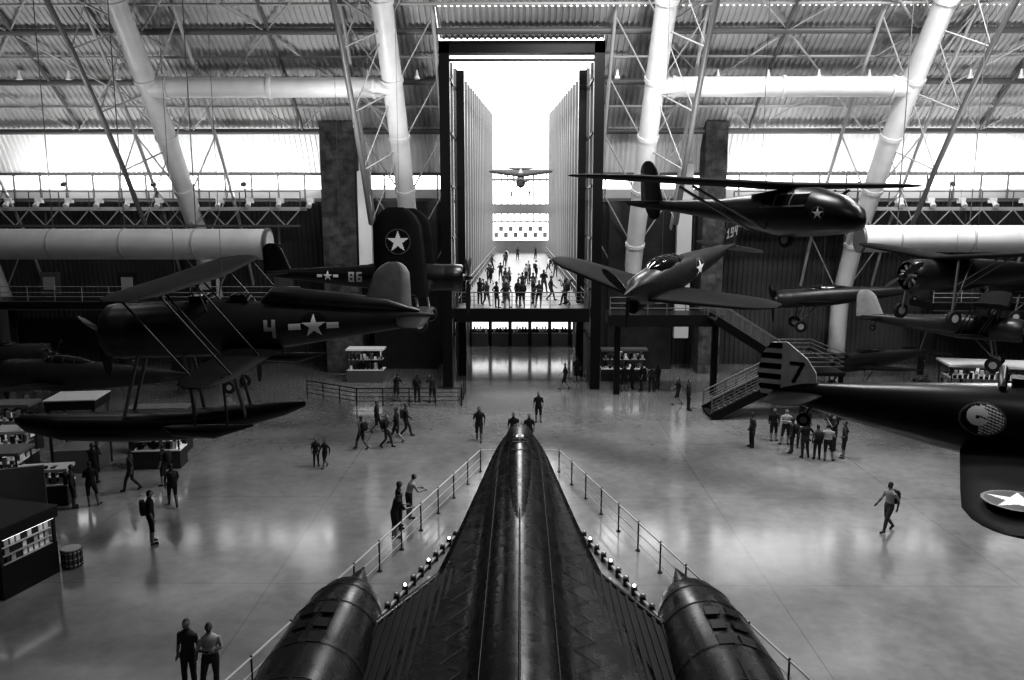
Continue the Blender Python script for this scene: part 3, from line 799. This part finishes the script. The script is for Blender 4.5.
    for wr,d,nn,side,s in b._h:
        k0=wr+d*.08
        for k in range(4):
            u=nn*((k-1.5)*.016); L=(.062,.074,.07,.055)[k]
            p0=k0+u; p1=p0+d*L*.5+side*.006; p2=p1+d*L*.4+side*.02
            c.path([p0-d*.02,p1,p2],[.0095,.0088,.007],SLOT[2],6)
        t0=wr+d*.03+nn*(-.025); c.path([t0,t0+nn*-.022+d*.02,t0+nn*-.03+d*.05+side*.01],[.011,.0105,.008],SLOT[2],6)
    for s in(-1,1): c.ball(hc+V((s*.03,.086,.012)),(.011,.008,.007),SLOT[5],6,4)
    c.box(hc+V((0,.094,-.055)),(.045,.008,.008),SLOT[5])
    if pose=='photo': c.box(V((0,.4,1.55)),(.13,.07,.08),SLOT[5]); c.path([(0,.42,1.55),(0,.5,1.55)],.03,SLOT[5],8)
    if pack:
        o=T(0,-.19,1.22); c.loft([[o+V((x*w,y*.5*w,z)) for x,y in((-.15,-.16),(.15,-.16),(.16,.16),(-.16,.16))] for z,w in((-.24,.75),(-.18,1),(.12,1),(.2,.7))],SLOT[5])
    bpy.data.meshes.remove(me2)
    return c.mesh()
SLOT=[mat('visitor_base_%d'%i,.1,.7) for i in range(8)]
PMESH={}
for p in('stand','walk','lean','photo','hips','cross'):
    PMESH[p]=[person_mesh(p)]
PMESH['walk'].append(person_mesh('walk',True)); PMESH['stand'].append(person_mesh('stand',True))
def person(x,y,rz,pose='stand',h=1.0,z=0,shirt=None,pants=None):
    me=random.choice(PMESH[pose]); o=bpy.data.objects.new('museum_visitor',me); scene.collection.objects.link(o)
    o.location=(x,y,z); o.rotation_euler=(0,0,math.radians(rz)); h*=random.uniform(.96,1.04); o.scale=(h*random.uniform(1,1.12),h*random.uniform(1,1.1),h)
    sh=PM[shirt] if shirt is not None else random.choice(PM[:4]+PM[:4]+[PM[4],PM[5]])
    pa=PM[pants] if pants is not None else random.choice(PM[:4])
    sk=random.choice(SK); 
    M=[sh,pa,sk,HR,PM[0],PM[0],pa if random.random()<.5 else sk,sk if random.random()<.75 else sh]
    for i,m in enumerate(M): o.material_slots[i].link='OBJECT'; o.material_slots[i].material=m
L=[(-7.65,17.0,170,'stand',1.02,1,0),(-7.1,16.9,-160,'cross',1,4,1),(-12.4,25.4,-60,'stand',1.05,0,0),(-13.2,28.9,30,'walk',1,0,0),
(-16.3,28.9,20,'cross',1,0,0),(-16.9,28.7,-60,'stand',.98,3,0),(-15.6,30.6,100,'walk',1,2,1),(-14.6,31.3,90,'stand',1,1,1),(-19.6,28.6,0,'stand',1,0,0),(-17.6,31.5,0,'photo',1,1,0),
(-9.0,33.9,200,'stand',.76,0,1),(-8.55,33.7,150,'walk',.78,1,0),
(-7.5,36.5,60,'walk',.95,3,1),(-7.3,39.5,-90,'walk',1,1,0),(-6.35,36.8,-100,'walk',.95,0,2),(-6.0,37.6,80,'walk',1,0,0),(-5.7,38.7,-80,'walk',1,2,1),
(-2.0,38.0,180,'walk',1.02,0,1),(1.0,41.6,180,'stand',1,0,0),(-.3,37.0,180,'stand',1,0,0),(.45,37.2,180,'stand',.95,1,0),
(-4.3,26.0,-60,'lean',.98,0,0),(-4.25,26.8,-70,'stand',1,1,0),(-4.05,27.8,-60,'lean',.95,4,1),
(-6.1,46.2,0,'stand',1,0,0),(-5.2,46.2,30,'photo',1,1,0),(-7.4,46.6,-20,'lean',1,0,1),
(12.9,26.7,110,'walk',1.05,4,3),
(11.1,37,100,'stand',1,3,1),(12.5,38.2,180,'stand',1,0,0),(12.9,37.6,170,'cross',1,4,1),(12.7,36.1,60,'stand',1,1,1),(13.0,35.3,10,'hips',1,0,2),(14.1,38.2,200,'stand',1,0,1),(13.5,35.1,0,'stand',.95,3,0),(13.9,34.9,-20,'cross',1,4,0),(14.8,36.5,90,'photo',1,0,0),(14.8,35.3,60,'hips',1,1,1),(13.4,37.0,180,'stand',1,5,1),(15.1,37.6,110,'stand',1,0,0),
(2.9,50,90,'walk',1,1,0),(3.8,52.2,0,'stand',1,0,0),(6.6,49.4,0,'stand',1,0,0),(7.2,50.3,-90,'cross',1,1,1),(7.7,49.5,90,'stand',1,0,0),(8.3,49.2,0,'stand',1,2,0),(8.8,50,40,'stand',1,0,1),(9.3,45.8,90,'walk',1,0,0),(9.6,44.4,-90,'stand',1,1,0),
(24.0,46.4,0,'stand',1,0,0),(24.6,45.8,40,'stand',1,1,0),(23.3,45.6,90,'stand',1,0,1),(22.7,45.2,10,'hips',1,2,0)]
for t in L: person(t[0],t[1],t[2],t[3],t[4],0,t[5],t[6])
used=[]
k=0
while k<36:
    y=random.choice([random.uniform(51,54),random.uniform(54,70),random.uniform(60,118)]); x=random.uniform(-3.3,3.5)
    if any(abs(x-a)<.6 and abs(y-c)<.6 for a,c in used): continue
    used.append((x,y)); k+=1
    person(x,y,random.uniform(0,360),random.choice(['stand','walk','photo','cross','hips']),1,5.1)
# ------------------------------------------------------------------ lights
def area(name,loc,rot,sx,sy,e):
    l=bpy.data.lights.new(name,'AREA'); l.shape='RECTANGLE'; l.size=sx; l.size_y=sy; l.energy=e
    o=bpy.data.objects.new(name,l); scene.collection.objects.link(o); o.location=loc; o.rotation_euler=rot; return o
for x,k in((-26,.15),(4,1.7),(22,1.7)):
    for y,kk in((4,.3),(24,1.25),(38,1.6)):
        area('high_bay_lamp',(x,y,27.5 if y<30 else 25.5),(0,0,0),6,4,1350*k*kk)
for x in(-45,-30,-18,18,30,45):
    area('cove_uplight',(x,55.6,12.3),(math.radians(165),0,0),10,.3,340)
for x in(-28,-10,10,28):
    area('roof_fill_light',(x,44,13),(math.radians(150),0,0),3,1,560)  # added fill lights to brighten the roof, no fixtures here
area('skylight_lamp',(.08,75,20),(0,0,0),7,40,1500)
w=bpy.data.worlds.new('World'); scene.world=w; w.use_nodes=True
bg=w.node_tree.nodes['Background']; bg.inputs['Color'].default_value=(1,1,1,1); bg.inputs['Strength'].default_value=3.4
# ------------------------------------------------------------------ camera
cam=bpy.data.cameras.new('camera'); co=bpy.data.objects.new('camera',cam); scene.collection.objects.link(co)
cam.lens=28; cam.sensor_width=36; cam.clip_end=500
co.location=(0,0,10.9); co.rotation_euler=(math.radians(90-8.78),0,math.radians(.576))
scene.camera=co
scene.view_settings.view_transform='Standard'
scene.view_settings.exposure=.5
scene.view_settings.gamma=.76
